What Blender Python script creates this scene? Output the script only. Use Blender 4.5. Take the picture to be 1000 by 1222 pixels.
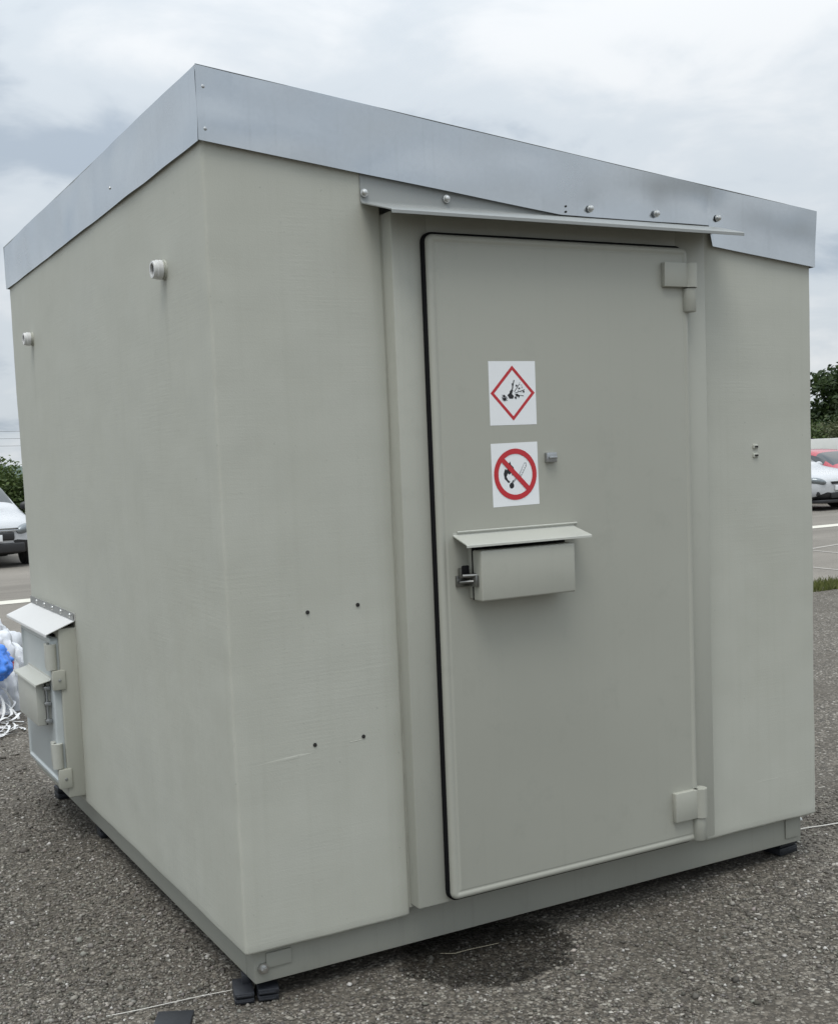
import bpy, bmesh, math, random
import numpy as np
from mathutils import Vector, Matrix, noise
R = math.radians
random.seed(7); rng = np.random.default_rng(7)
for o in list(bpy.data.objects): bpy.data.objects.remove(o)
scn = bpy.context.scene
COL = scn.collection

# ------------------------------------------------------------------ camera
yaw, pitch, roll = 0.4847, -0.0890, -0.0435
CP = Vector((-1.1273, -3.0817, 1.5832))
fw = Vector((math.sin(yaw)*math.cos(pitch), math.cos(yaw)*math.cos(pitch), math.sin(pitch)))
rt0 = Vector((math.cos(yaw), -math.sin(yaw), 0)); up0 = rt0.cross(fw)
rt = math.cos(roll)*rt0 + math.sin(roll)*up0; up = -math.sin(roll)*rt0 + math.cos(roll)*up0
cam = bpy.data.cameras.new('camera'); camo = bpy.data.objects.new('camera', cam); COL.objects.link(camo)
M4 = Matrix((rt, up, -fw)).transposed().to_4x4(); M4.translation = CP; camo.matrix_world = M4
cam.sensor_fit = 'HORIZONTAL'; cam.sensor_width = 36; cam.lens = 1.402*36
cam.shift_x = 0.0443; cam.shift_y = 0.0584; cam.clip_start = 0.05; cam.clip_end = 4000
scn.camera = camo

# ------------------------------------------------------------------ world, sun, exposure
SUN_DIR = Vector((-0.33, -0.40, 1.2)).normalized()          # towards the sun
sun_el = math.asin(SUN_DIR.z); sun_az = math.atan2(SUN_DIR.x, SUN_DIR.y)
w = bpy.data.worlds.new('World'); scn.world = w; w.use_nodes = True
nt = w.node_tree; nt.nodes.clear(); N = nt.nodes.new; Lk = nt.links.new
out = N('ShaderNodeOutputWorld'); bg = N('ShaderNodeBackground'); bg.inputs['Strength'].default_value = 0.1
Lk(bg.outputs[0], out.inputs[0])
sky = N('ShaderNodeTexSky'); sky.sky_type = 'NISHITA'; sky.sun_disc = False
sky.sun_elevation = sun_el; sky.sun_rotation = sun_az; sky.dust_density = 2.0
tc = N('ShaderNodeTexCoord'); sep = N('ShaderNodeSeparateXYZ'); Lk(tc.outputs['Generated'], sep.inputs[0])
def wm(op, a, b=None, c=None):
    n = N('ShaderNodeMath'); n.operation = op
    for i, x in enumerate((a, b, c)):
        if x is None: continue
        if isinstance(x, (int, float)): n.inputs[i].default_value = x
        else: Lk(x, n.inputs[i])
    return n.outputs[0]
zc = wm('MAXIMUM', sep.outputs[2], 0.0)
den = wm('ADD', zc, 0.28)
cmb = N('ShaderNodeCombineXYZ'); Lk(wm('DIVIDE', sep.outputs[0], den), cmb.inputs[0]); Lk(wm('DIVIDE', sep.outputs[1], den), cmb.inputs[1])
cmb.inputs[2].default_value = 3.7
def wnoise(scale, detail, rough, dist=0.0, off=(0,0,0)):
    mp = N('ShaderNodeMapping'); mp.inputs['Location'].default_value = off; Lk(cmb.outputs[0], mp.inputs[0])
    n = N('ShaderNodeTexNoise'); n.inputs['Scale'].default_value = scale; n.inputs['Detail'].default_value = detail
    n.inputs['Roughness'].default_value = rough; n.inputs['Distortion'].default_value = dist; Lk(mp.outputs[0], n.inputs[0]); return n.outputs[0]
n1 = wnoise(1.45, 4, 0.50, 0.2, (26.86, 2.56, 0)); n2 = wnoise(3.6, 6, 0.55, 0.3, (30.33, 23.64, 0))
mixn = wm('ADD', wm('MULTIPLY', n1, 0.60), wm('MULTIPLY', n2, 0.40))
ramp = N('ShaderNodeValToRGB'); Lk(mixn, ramp.inputs[0])
cr = ramp.color_ramp; cr.interpolation = 'EASE'
cr.elements[0].position = 0.395; cr.elements[0].color = (0.42, 0.485, 0.56, 1)
cr.elements[1].position = 0.625; cr.elements[1].color = (0.80, 0.825, 0.845, 1)
e = cr.elements.new(0.49); e.color = (0.63, 0.685, 0.735, 1)
# overcast: brighter overhead than at the horizon (CIE overcast law)
z3 = wm('POWER', zc, 2.5)
ov = wm('ADD', wm('ADD', 9.9, wm('MULTIPLY', zc, 4.0)), wm('MULTIPLY', z3, 20.0))
vs = N('ShaderNodeVectorMath'); vs.operation = 'SCALE'; Lk(ramp.outputs[0], vs.inputs[0]); Lk(ov, vs.inputs['Scale'])
mx = N('ShaderNodeMix'); mx.data_type = 'RGBA'; mx.inputs['Factor'].default_value = 0.93
Lk(sky.outputs[0], mx.inputs[6]); Lk(vs.outputs[0], mx.inputs[7]); Lk(mx.outputs[2], bg.inputs['Color'])
sl = bpy.data.lights.new('sun', 'SUN'); sl.energy = 1.5; sl.angle = R(28); sl.color = (1.0, 0.965, 0.91)
slo = bpy.data.objects.new('sun', sl); COL.objects.link(slo); slo.rotation_euler = SUN_DIR.to_track_quat('Z', 'Y').to_euler(); slo.location = (-8, -8, 14)
scn.view_settings.view_transform = 'Standard'; scn.view_settings.look = 'None'
scn.view_settings.exposure = 0.0; scn.view_settings.gamma = 1.0; scn.view_settings.use_curve_mapping = False
scn.render.engine = 'CYCLES'

# ------------------------------------------------------------------ helpers
def tag(o, label=None, cat=None, group=None, kind=None):
    if label: o['label'] = label
    if cat: o['category'] = cat
    if group: o['group'] = group
    if kind: o['kind'] = kind
    return o
def empty(name, loc, label, cat, group=None, rz=0):
    o = bpy.data.objects.new(name, None); COL.objects.link(o); o.location = loc; o.rotation_euler.z = rz
    o.empty_display_size = 0.1
    return tag(o, label, cat, group)
def obj(name, bm, mats, parent=None, smooth=40, loc=None):
    me = bpy.data.meshes.new(name)
    if isinstance(bm, bmesh.types.BMesh):
        bmesh.ops.recalc_face_normals(bm, faces=bm.faces); bm.to_mesh(me); bm.free()
    else:
        me.from_pydata(*bm)
    for m in (mats if isinstance(mats, (list, tuple)) else [mats]): me.materials.append(m)
    if smooth:
        me.polygons.foreach_set('use_smooth', [True]*len(me.polygons)); me.set_sharp_from_angle(angle=R(smooth))
    o = bpy.data.objects.new(name, me); COL.objects.link(o)
    if parent: o.parent = parent
    if loc: o.location = loc
    return o
def bbox(bm, a, b, bev=0.0, seg=2, mat=0):
    r = bmesh.ops.create_cube(bm, size=1)
    vs = r['verts']
    for v in vs: v.co = Vector([(a[i]+b[i])/2 + v.co[i]*(b[i]-a[i]) for i in range(3)])
    fs = set(f for v in vs for f in v.link_faces)
    for f in fs: f.material_index = mat
    if bev:
        es = list(set(ed for v in vs for ed in v.link_edges))
        bmesh.ops.bevel(bm, geom=es, offset=bev, segments=seg, profile=0.5, affect='EDGES')
    return bm
def box(name, a, b, mat, parent=None, bev=0.0, seg=2):
    return obj(name, bbox(bmesh.new(), a, b, bev, seg), mat, parent)
def tube(bm, pts, r, n=8, cap=True):
    pts = [Vector(p) for p in pts]; rings = []
    nrm = None
    for i, p in enumerate(pts):
        t = (pts[min(i+1, len(pts)-1)] - pts[max(i-1, 0)]).normalized()
        if nrm is None: nrm = t.orthogonal().normalized()
        nrm = (nrm - t*nrm.dot(t)).normalized(); bn = t.cross(nrm)
        rr = r[i] if isinstance(r, (list, tuple)) else r
        rings.append([bm.verts.new(p + (nrm*math.cos(2*math.pi*k/n) + bn*math.sin(2*math.pi*k/n))*rr) for k in range(n)])
    for i in range(len(rings)-1):
        for k in range(n): bm.faces.new((rings[i][k], rings[i][(k+1) % n], rings[i+1][(k+1) % n], rings[i+1][k]))
    if cap: bm.faces.new(rings[0][::-1]); bm.faces.new(rings[-1])
    return bm
def prism(bm, poly, axis, a, b, mat=0):
    """poly: 2D points in the two other axes (in x,y,z order), extruded along axis from a to b"""
    def P(u, v, t):
        c = [u, v]; c.insert(axis, t); return Vector(c)
    A = [bm.verts.new(P(u, v, a)) for u, v in poly]; B = [bm.verts.new(P(u, v, b)) for u, v in poly]
    n = len(poly); F = [bm.faces.new(A[::-1]), bm.faces.new(B)]
    for i in range(n): F.append(bm.faces.new((A[i], A[(i+1) % n], B[(i+1) % n], B[i])))
    for f in F: f.material_index = mat
    return bm
def lathe_x(bm, prof, c, n=16, axis=0, sgn=-1):
    """prof: (distance along axis, radius)"""
    rings = []
    o1, o2 = [i for i in range(3) if i != axis]
    for d, r in prof:
        ring = []
        for k in range(n):
            p = [0, 0, 0]; p[axis] = c[axis] + sgn*d; p[o1] = c[o1] + r*math.cos(2*math.pi*k/n); p[o2] = c[o2] + r*math.sin(2*math.pi*k/n)
            ring.append(bm.verts.new(p))
        rings.append(ring)
    for i in range(len(rings)-1):
        for k in range(n): bm.faces.new((rings[i][k], rings[i][(k+1) % n], rings[i+1][(k+1) % n], rings[i+1][k]))
    bm.faces.new(rings[-1]); bm.faces.new(rings[0][::-1])
    return bm
# ------------------------------------------------------------------ materials
class Mat:
    def __init__(s, name):
        s.m = bpy.data.materials.new(name); s.m.use_nodes = True; s.t = s.m.node_tree
        s.b = s.t.nodes['Principled BSDF']; s.o = s.t.nodes['Material Output']
    def n(s, kind, **kw):
        x = s.t.nodes.new(kind)
        for k, v in kw.items():
            if k in x.inputs: x.inputs[k].default_value = v
            else: setattr(x, k, v)
        return x
    def l(s, a, b): s.t.links.new(a, b)
    def pos(s, scale=(1, 1, 1), obj=False):
        g = s.n('ShaderNodeTexCoord').outputs['Object'] if obj else s.n('ShaderNodeNewGeometry').outputs['Position']
        mp = s.n('ShaderNodeMapping'); mp.inputs['Scale'].default_value = scale; s.l(g, mp.inputs[0]); return mp.outputs[0]
    def noise(s, vec, scale, detail=4, rough=0.5):
        x = s.n('ShaderNodeTexNoise'); x.inputs['Scale'].default_value = scale; x.inputs['Detail'].default_value = detail; x.inputs['Roughness'].default_value = rough
        s.l(vec, x.inputs[0]); return x.outputs[0]
    def ramp(s, fac, stops):
        x = s.n('ShaderNodeValToRGB'); s.l(fac, x.inputs[0]); e = x.color_ramp.elements
        while len(e) < len(stops): e.new(0.5)
        for i, (p, c) in enumerate(stops):
            e[i].position = p; e[i].color = (*c, 1) if isinstance(c, tuple) else (c, c, c, 1)
        return x.outputs[0]
    def mix(s, fac, a, b, mode='MIX'):
        x = s.n('ShaderNodeMix', data_type='RGBA', blend_type=mode)
        for i, v in ((0, fac), (6, a), (7, b)):
            if isinstance(v, (int, float)): x.inputs[i].default_value = v if i == 0 else (v, v, v, 1)
            elif isinstance(v, tuple): x.inputs[i].default_value = (*v, 1)
            else: s.l(v, x.inputs[i])
        return x.outputs[2]
    def math(s, op, a, b=0.0):
        x = s.n('ShaderNodeMath', operation=op)
        for i, v in enumerate((a, b)):
            if isinstance(v, (int, float)): x.inputs[i].default_value = v
            else: s.l(v, x.inputs[i])
        return x.outputs[0]
    def bump(s, h, strength, dist, prev=None):
        x = s.n('ShaderNodeBump'); x.inputs['Strength'].default_value = strength; x.inputs['Distance'].default_value = dist
        s.l(h, x.inputs['Height'])
        if prev: s.l(prev, x.inputs['Normal'])
        return x.outputs[0]
    def fin(s, col=None, rough=0.5, metal=0.0, nrm=None, spec=None):
        def put(k, v):
            if v is None: return
            if isinstance(v, tuple): s.b.inputs[k].default_value = (*v, 1)
            elif isinstance(v, (int, float)): s.b.inputs[k].default_value = v
            else: s.l(v, s.b.inputs[k])
        put('Base Color', col); put('Roughness', rough); put('Metallic', metal); put('Normal', nrm); put('Specular IOR Level', spec)
        return s.m
def plain(name, col, rough=0.5, metal=0.0, var=0.12, scale=25, bump=0.0, spec=None):
    m = Mat(name); p = m.pos()
    f = m.noise(p, scale, 5, 0.6)
    c = m.mix(f, tuple(x*(1-var) for x in col), tuple(min(1, x*(1+var)) for x in col))
    r = m.ramp(f, [(0.3, max(0, rough-0.06)), (0.7, min(1, rough+0.06))])
    nb = m.bump(m.noise(p, scale*8, 3), bump, 0.002) if bump else None
    return m.fin(c, r, metal, nb, spec)

def wall_paint():
    m = Mat('grp_wall_paint'); p = m.pos()
    big = m.noise(p, 1.3, 3, 0.5); mid = m.noise(p, 6, 5, 0.6)
    c = m.mix(big, (0.412, 0.413, 0.350), (0.448, 0.454, 0.403))
    c = m.mix(m.ramp(mid, [(0.42, 0.0), (0.75, 0.55)]), c, (0.458, 0.462, 0.408))
    st = m.noise(m.pos((2.2, 2.2, 55)), 2.2, 5, 0.62)              # horizontal roller and brush streaks
    c = m.mix(m.math('MULTIPLY', m.ramp(st, [(0.50, 0.0), (0.78, 1.0)]), 0.10), c, (0.47, 0.475, 0.415))
    run = m.noise(m.pos((38, 38, 0.9)), 1.0, 3, 0.5)             # faint rain streaks
    c = m.mix(m.math('MULTIPLY', m.ramp(run, [(0.52, 0.0), (0.8, 1.0)]), 0.15), c, (0.335, 0.338, 0.280))
    # drip marks below the two pipe stubs and grime along the roof trim
    sx = m.n('ShaderNodeSeparateXYZ'); m.l(p, sx.inputs[0])
    drip = None
    for y0 in (.372, 2.283):
        dy = m.math('ABSOLUTE', m.math('SUBTRACT', m.math('ADD', sx.outputs[1], m.math('MULTIPLY', m.math('SUBTRACT', m.noise(m.pos((8, 8, 5)), 1.0, 3), 0.5), 0.05)), y0 + .004))
        k = m.math('MULTIPLY', m.ramp(dy, [(0.006, 1.0), (0.024, 0.0)]), m.ramp(m.math('SUBTRACT', 2.15, sx.outputs[2]), [(0.0, 0.0), (0.012, 1.0), (0.10, 0.55), (0.42, 0.0)]))
        k = m.math('MULTIPLY', k, m.ramp(sx.outputs[0], [(0.02, 1.0), (0.05, 0.0)]))
        drip = k if drip is None else m.math('MAXIMUM', drip, k)
    c = m.mix(m.math('MULTIPLY', drip, 0.22), c, (0.20, 0.20, 0.165))
    scuff = m.math('MULTIPLY', m.ramp(m.noise(m.pos((14, 14, 40)), 1.0, 6, 0.75), [(0.66, 0.0), (0.70, 1.0)]), 0.16)
    c = m.mix(scuff, c, (0.30, 0.30, 0.25))
    spots = m.noise(p, 75, 2, 0.4)
    c = m.mix(m.math('MULTIPLY', m.ramp(spots, [(0.72, 0.0), (0.78, 1.0)]), 0.5), c, (0.27, 0.28, 0.24))
    b1 = m.bump(m.noise(p, 2.6, 2, 0.5), 0.22, 0.03)
    b2 = m.bump(m.math('MULTIPLY', st, m.ramp(m.noise(p, 2.8, 3, 0.6), [(0.38, 0.15), (0.66, 1.0)])), 0.20, 0.003, b1)
    b3 = m.bump(m.noise(p, 210, 4, 0.65), 0.20, 0.002, b2)
    return m.fin(c, m.ramp(mid, [(0.3, 0.50), (0.7, 0.66)]), 0, b3, 0.35)
def coat_paint(name, col, streak=0.12, rough=0.42):
    m = Mat(name); p = m.pos()
    f = m.noise(p, 2.2, 4, 0.55); c = m.mix(f, tuple(x*0.955 for x in col), tuple(x*1.045 for x in col))
    run = m.noise(m.pos((45, 45, 1.6)), 1.0, 4, 0.55)
    c = m.mix(m.math('MULTIPLY', m.ramp(run, [(0.55, 0.0), (0.85, 1.0)]), streak), c, tuple(x*0.72 for x in col))
    g = m.noise(p, 60, 3, 0.6); c = m.mix(m.math('MULTIPLY', m.ramp(g, [(0.66, 0.0), (0.76, 1.0)]), 0.18), c, tuple(x*0.7 for x in col))
    sc = m.noise(m.pos((9, 9, 60)), 1.0, 7, 0.8); c = m.mix(m.math('MULTIPLY', m.ramp(sc, [(0.66, 0.0), (0.69, 1.0)]), 0.14), c, tuple(min(1, x*1.35) for x in col))
    hand = m.noise(p, 9, 6, 0.7); c = m.mix(m.math('MULTIPLY', m.ramp(hand, [(0.56, 0.0), (0.70, 1.0)]), 0.16), c, tuple(x*0.70 for x in col))
    b = m.bump(m.noise(p, 420, 2, 0.5), 0.10, 0.0015, m.bump(m.noise(p, 2.4, 2, 0.5), 0.16, 0.02))
    return m.fin(c, m.ramp(f, [(0.3, rough-0.05), (0.7, rough+0.07)]), 0, b, 0.4)
def galvanised(name='galvanised_steel', col=(0.55, 0.575, 0.595), rough=0.19, obj=True):
    m = Mat(name); p = m.pos()
    v = m.n('ShaderNodeTexVoronoi', feature='F1'); v.inputs['Scale'].default_value = 85; m.l(p, v.inputs['Vector'])
    sp = m.n('ShaderNodeSeparateColor'); m.l(v.outputs['Color'], sp.inputs[0])
    c = m.mix(m.math('MULTIPLY', sp.outputs[0], 0.22), col, tuple(x*0.90 for x in col))
    f = m.noise(p, 3, 2, 0.5); c = m.mix(m.math('MULTIPLY', m.ramp(f, [(0.40, 0.0), (0.7, 1.0)]), 0.30), c, tuple(x*0.78 for x in col))
    r = m.math('ADD', m.math('MULTIPLY', sp.outputs[1], 0.02), m.ramp(f, [(0.3, rough-0.05), (0.75, rough+0.10)]))
    drp = m.noise(m.pos((40, 40, 2.0)), 1.0, 4, 0.6); c = m.mix(m.math('MULTIPLY', m.ramp(drp, [(0.55, 0.0), (0.8, 1.0)]), 0.18), c, tuple(x*0.7 for x in col))
    b = m.bump(m.noise(p, 2.0, 1, 0.4), 0.40, 0.02)
    return m.fin(c, r, 1.0, b)
def chip_seal():
    m = Mat('chip_seal_gravel'); p = m.pos()
    def vor(scale, feat='F1'):
        v = m.n('ShaderNodeTexVoronoi', feature=feat); v.inputs['Scale'].default_value = scale; m.l(p, v.inputs['Vector']); return v
    a = vor(78); b = vor(170)
    sa = m.n('ShaderNodeSeparateColor'); m.l(a.outputs['Color'], sa.inputs[0]); sb = m.n('ShaderNodeSeparateColor'); m.l(b.outputs['Color'], sb.inputs[0])
    ca = m.ramp(sa.outputs[0], [(0.0, (0.075, 0.067, 0.056)), (0.45, (0.128, 0.115, 0.096)), (0.80, (0.235, 0.213, 0.180)), (0.95, (0.40, 0.38, 0.34)), (1.0, (0.58, 0.56, 0.52))])
    cb = m.ramp(sb.outputs[1], [(0.0, (0.055, 0.049, 0.041)), (0.6, (0.145, 0.130, 0.110)), (1.0, (0.36, 0.34, 0.30))])
    c = m.mix(m.ramp(sa.outputs[2], [(0.55, 0.0), (0.6, 1.0)]), ca, cb)
    gap = m.ramp(a.outputs['Distance'], [(0.45, 0.0), (0.85, 1.0)])
    c = m.mix(m.math('MULTIPLY', gap, 0.75), c, (0.030, 0.028, 0.026))
    big = m.noise(p, 1.6, 5, 0.6); c = m.mix(m.ramp(big, [(0.35, 0.55), (0.65, 0.0)]), c, (0.085, 0.075, 0.061))
    dust = m.noise(p, 5, 4, 0.6); c = m.mix(m.math('MULTIPLY', m.ramp(dust, [(0.5, 0.0), (0.8, 1.0)]), 0.35), c, (0.20, 0.185, 0.16))
    # wet patch in front of the door sill
    mp = m.n('ShaderNodeMapping'); mp.inputs['Location'].default_value = (-0.80, 0.02, 0); m.l(m.n('ShaderNodeNewGeometry').outputs['Position'], mp.inputs[0])
    mp2 = m.n('ShaderNodeMapping', vector_type='POINT'); mp2.inputs['Rotation'].default_value = (0, 0, R(12)); mp2.inputs['Scale'].default_value = (1/0.30, 1/0.25, 0); m.l(mp.outputs[0], mp2.inputs[0])
    ln = m.n('ShaderNodeVectorMath', operation='LENGTH'); m.l(mp2.outputs[0], ln.inputs[0])
    wob = m.math('ADD', ln.outputs['Value'], m.math('MULTIPLY', m.math('SUBTRACT', m.noise(p, 9, 5, 0.65), 0.5), 0.75))
    wet = m.ramp(wob, [(0.90, 1.0), (1.0, 0.0)])
    c = m.mix(m.math('MULTIPLY', wet, 0.85), c, m.mix(1.0, c, (0.16, 0.155, 0.15), 'MULTIPLY'))
    c = m.mix(1.0, c, (0.90, 0.885, 0.86), 'MULTIPLY')
    rg = m.mix(wet, m.ramp(sa.outputs[1], [(0.0, 0.75), (1.0, 0.95)]), 0.38)
    n1 = m.bump(m.math('SUBTRACT', 1.0, a.outputs['Distance']), 0.9, 0.006)
    n2 = m.bump(m.math('SUBTRACT', 1.0, b.outputs['Distance']), 0.5, 0.003, n1)
    return m.fin(c, rg, 0, n2, 0.3)
def asphalt(name, lo, hi, scale=160):
    m = Mat(name); p = m.pos()
    v = m.n('ShaderNodeTexVoronoi', feature='F1'); v.inputs['Scale'].default_value = scale; m.l(p, v.inputs['Vector'])
    s = m.n('ShaderNodeSeparateColor'); m.l(v.outputs['Color'], s.inputs[0])
    c = m.mix(s.outputs[0], lo, hi)
    big = m.noise(m.pos((0.25, 1.0, 1)), 0.9, 6, 0.62); c = m.mix(m.ramp(big, [(0.38, 0.45), (0.62, 0.0)]), c, tuple(x*0.62 for x in lo))
    c = m.mix(m.math('MULTIPLY', m.ramp(m.noise(p, 0.35, 4), [(0.5, 0), (0.7, 1.0)]), 0.4), c, tuple(x*1.25 for x in hi))
    return m.fin(c, 0.88, 0, m.bump(v.outputs['Distance'], 0.5, 0.004), 0.3)
def attr_mat(name, rough=0.8, trans=0.0):
    m = Mat(name); a = m.n('ShaderNodeVertexColor', layer_name='Col')
    return m.fin(a.outputs[0], rough, 0, None, 0.25)
def leaf_mat(name, cols):
    m = Mat(name); g = m.n('ShaderNodeNewGeometry'); p = m.pos()
    x = m.ramp(g.outputs['Random Per Island'], [(i/(len(cols)-1), c) for i, c in enumerate(cols)])
    x = m.mix(m.ramp(m.noise(p, 1.1, 3), [(0.4, 0.0), (0.6, 0.5)]), x, tuple(v*0.6 for v in cols[0]))
    mm = m.fin(x, 0.6, 0, None, 0.3)
    tr = m.n('ShaderNodeBsdfTranslucent'); m.l(x, tr.inputs[0]); ad = m.n('ShaderNodeMixShader'); ad.inputs[0].default_value = 0.25
    m.l(m.b.outputs[0], ad.inputs[1]); m.l(tr.outputs[0], ad.inputs[2]); m.l(ad.outputs[0], m.o.inputs[0])
    return mm
WALL = wall_paint()
DOOR = coat_paint('door_coating', (0.372, 0.373, 0.322))
FRAME = coat_paint('frame_coating', (0.386, 0.388, 0.336), 0.2)
BASE = coat_paint('base_beam_coating', (0.30, 0.302, 0.262), 0.35, 0.5)
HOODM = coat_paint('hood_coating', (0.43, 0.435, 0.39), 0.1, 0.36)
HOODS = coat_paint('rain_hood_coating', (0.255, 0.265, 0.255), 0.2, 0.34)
HOODL = coat_paint('hatch_hood_coating', (0.60, 0.60, 0.59), 0.2, 0.4)
LEAFSKY = coat_paint('hatch_leaf_sky_tint', (0.44, 0.475, 0.475), 0.1, 0.3)  # hatch coating coloured paler and bluer to paint in the reflected sky
GALV = galvanised()
GALVD = galvanised('weathered_steel', (0.42, 0.43, 0.43), 0.45)
LATCHM = plain('dull_latch_steel', (0.22, 0.22, 0.21), 0.38, 1.0)
STEEL = plain('stainless_steel', (0.55, 0.55, 0.53), 0.32, 1.0)
RUBBER = plain('black_rubber', (0.006, 0.006, 0.007), 0.7, spec=0.15)
SHIM = plain('dark_plastic', (0.022, 0.024, 0.029), 0.42, 0, 0.25, 40, 0.2)
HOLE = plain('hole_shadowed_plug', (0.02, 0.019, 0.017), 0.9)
VINYL = plain('white_vinyl', (0.80, 0.815, 0.82), 0.35, 0, 0.02)
RED = plain('sign_red', (0.50, 0.028, 0.036), 0.38, 0, 0.05)
BLACK = plain('sign_black', (0.015, 0.015, 0.017), 0.4)
GREYP = plain('sign_grey', (0.35, 0.36, 0.37), 0.4)
CHIP = chip_seal()
ROADM = asphalt('old_asphalt', (0.165, 0.150, 0.128), (0.245, 0.225, 0.195))
LINEM = plain('worn_road_paint', (0.56, 0.54, 0.47), 0.8, 0, 0.25, 6)
SEAMM = plain('pale_seam', (0.30, 0.28, 0.25), 0.85, 0, 0.3, 5)
SOIL = plain('grassy_soil', (0.075, 0.095, 0.035), 0.95, 0, 0.4, 3)

# ------------------------------------------------------------------ ground
def sheet(name, x0, x1, y0, y1, z, mat, label, cat='ground', th=None):
    o = obj(name, ([(x0, y0, z), (x1, y0, z), (x1, y1, z), (x0, y1, z)], [], [(0, 1, 2, 3)]), mat, smooth=0)
    return tag(o, label, cat, kind='structure')
sheet('ground', -900, 900, -900, 1500, -0.012, SOIL, 'grassy ground reaching to the horizon')
sheet('parking_road', -70, 90, 5.45, 27, -0.006, ROADM, 'worn grey asphalt of the car park behind the shelter', 'road')
sheet('gravel_lot', -160, 160, -400, 5.45, 0.0, CHIP, 'coarse stony asphalt that the shelter stands on')
sheet('painted_line', -50, 70, 11.52, 11.92, -0.002, LINEM, 'broad cream white line across the car park', 'marking')
LO = obj('painted_line', ([(6, 7.35, -0.002), (30, 13.1, -0.002), (30, 13.19, -0.002), (6, 7.44, -0.002)], [], [(0, 1, 2, 3)]), SEAMM, smooth=0)
tag(LO, 'thin faded line slanting across the asphalt before the broad line', 'marking', kind='structure')
for i, (a, b, wd, lb) in enumerate([((11.95, 9.0), (11.4, 6.2), .07, 'pale worn seam in the asphalt farther from the grass'), ((10.3, 8.3), (10.05, 6.0), .07, 'pale worn seam in the asphalt nearer the grass strip')]):
    so = obj('asphalt_seam', ([(a[0], a[1], -.002), (b[0], b[1], -.002), (b[0]+wd, b[1], -.002), (a[0]+wd, a[1], -.002)], [], [(0, 1, 2, 3)]), SEAMM, smooth=0)
    tag(so, lb, 'marking', kind='structure')

# ------------------------------------------------------------------ the shelter
W, D, Z1, Z1R, ZW0 = 2.299, 2.722, 2.455, 2.202, 0.17
ROOT = empty('equipment_shelter', (0, 0, 0), 'grey green site shelter with steel roof trim and wide door', 'shelter')
def roofz(x, off=0.0): return Z1 + (Z1R - Z1)*x/W + off
XA, XB = 0.545, 1.745
foot = [(0, 0), (XA-.002, 0), (XA-.002, .12), (XB+.002, .12), (XB+.002, 0), (W, 0), (W, D), (0, D)]
bm = bmesh.new()
A = [bm.verts.new((x, y, ZW0)) for x, y in foot]; B = [bm.verts.new((x, y, roofz(x, .06))) for x, y in foot]
bm.faces.new(A[::-1]); bm.faces.new(B)
for i in range(len(foot)): bm.faces.new((A[i], A[(i+1) % 8], B[(i+1) % 8], B[i]))
bmesh.ops.bevel(bm, geom=[ed for ed in bm.edges], offset=0.010, segments=4, profile=0.5, affect='EDGES')
# cut into a fine grid so that the laminate can be slightly uneven
for ax, k, vals in ((2, 'z', np.arange(.20, 2.5, .035)), (0, 'x', np.arange(.06, 2.28, .06)), (1, 'y', np.arange(.06, 2.7, .08))):
    for t in vals:
        co = [0, 0, 0]; co[ax] = t; no = [0, 0, 0]; no[ax] = 1
        bmesh.ops.bisect_plane(bm, geom=bm.verts[:]+bm.edges[:]+bm.faces[:], plane_co=co, plane_no=no)
for v in bm.verts:
    q = noise.noise(v.co*2.3)*0.0022 + noise.noise(v.co*7)*0.0011
    q2 = noise.noise(v.co*2.1+Vector((9, 3, 1)))*0.0022 + noise.noise(v.co*9+Vector((4, 3, 1)))*0.0014
    if v.co.x < .02 and v.co.y < .02:                                # hand-finished corner bead
        q -= .0016*noise.noise(Vector((1, 2, v.co.z*9))) + .0013*noise.noise(Vector((5, 2, v.co.z*23))); q2 -= .0018*noise.noise(Vector((7, 2, v.co.z*12))) + .001*noise.noise(Vector((3, 9, v.co.z*25)))
    v.co.x += q; v.co.y += q2
    if v.co.z < .2: v.co.z += noise.noise(v.co*6)*0.003
obj('wall_shell', bm, WALL, ROOT, 35)
# base beams
IN = 0.039; ZB0, ZB1 = 0.062, 0.196
for a, b in (((IN, IN, ZB0), (W-IN, IN+.07, ZB1)), ((IN, D-IN-.07, ZB0), (W-IN, D-IN, ZB1)),
             ((IN, IN+.071, ZB0), (IN+.07, D-IN-.071, ZB1)), ((W-IN-.07, IN+.071, ZB0), (W-IN, D-IN-.071, ZB1))):
    box('base_beam', a, b, BASE, ROOT, 0.004)
box('floor_slab', (IN+.075, IN+.075, .11), (W-IN-.075, D-IN-.075, .168), BASE, ROOT)
# tie-down lugs on the front beam
lug = box('tie_down_lug', (.075, IN-.006, .105), (.155, IN, .150), BASE, ROOT, .002)
obj('lug_bolt', lathe_x(bmesh.new(), [(0, .017), (.008, .017), (.009, .010), (.022, .010), (.023, .006)], (.064, IN-.001, .108), 6, 1), STEEL, lug)
lug = box('tie_down_lug', (W-IN-.085, IN-.006, .085), (W-IN-.02, IN, .175), BASE, ROOT, .002)
obj('lug_bolt', lathe_x(bmesh.new(), [(0, .015), (.008, .015), (.009, .009), (.03, .009)], (W-IN+.001, IN+.03, .13), 8, 0, 1), STEEL, lug)
# drilled holes on the left half of the front
for x, z in ((.246, 1.143), (.409, 1.149), (.249, .752), (.408, .753)):
    obj('drill_hole', lathe_x(bmesh.new(), [(0, .0062), (.0035, .0058), (.004, .003)], (x, .0015, z), 10, 1), HOLE, ROOT)
# two small cable clips on the right half of the front
for z in (1.560, 1.529):
    c = box('cable_clip', (2.000, -.006, z-.008), (2.024, .004, z+.008), WALL, ROOT, .003)
    box('clip_slot', (2.006, -.0075, z-.004), (2.021, -.005, z+.002), HOLE, c)
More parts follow.
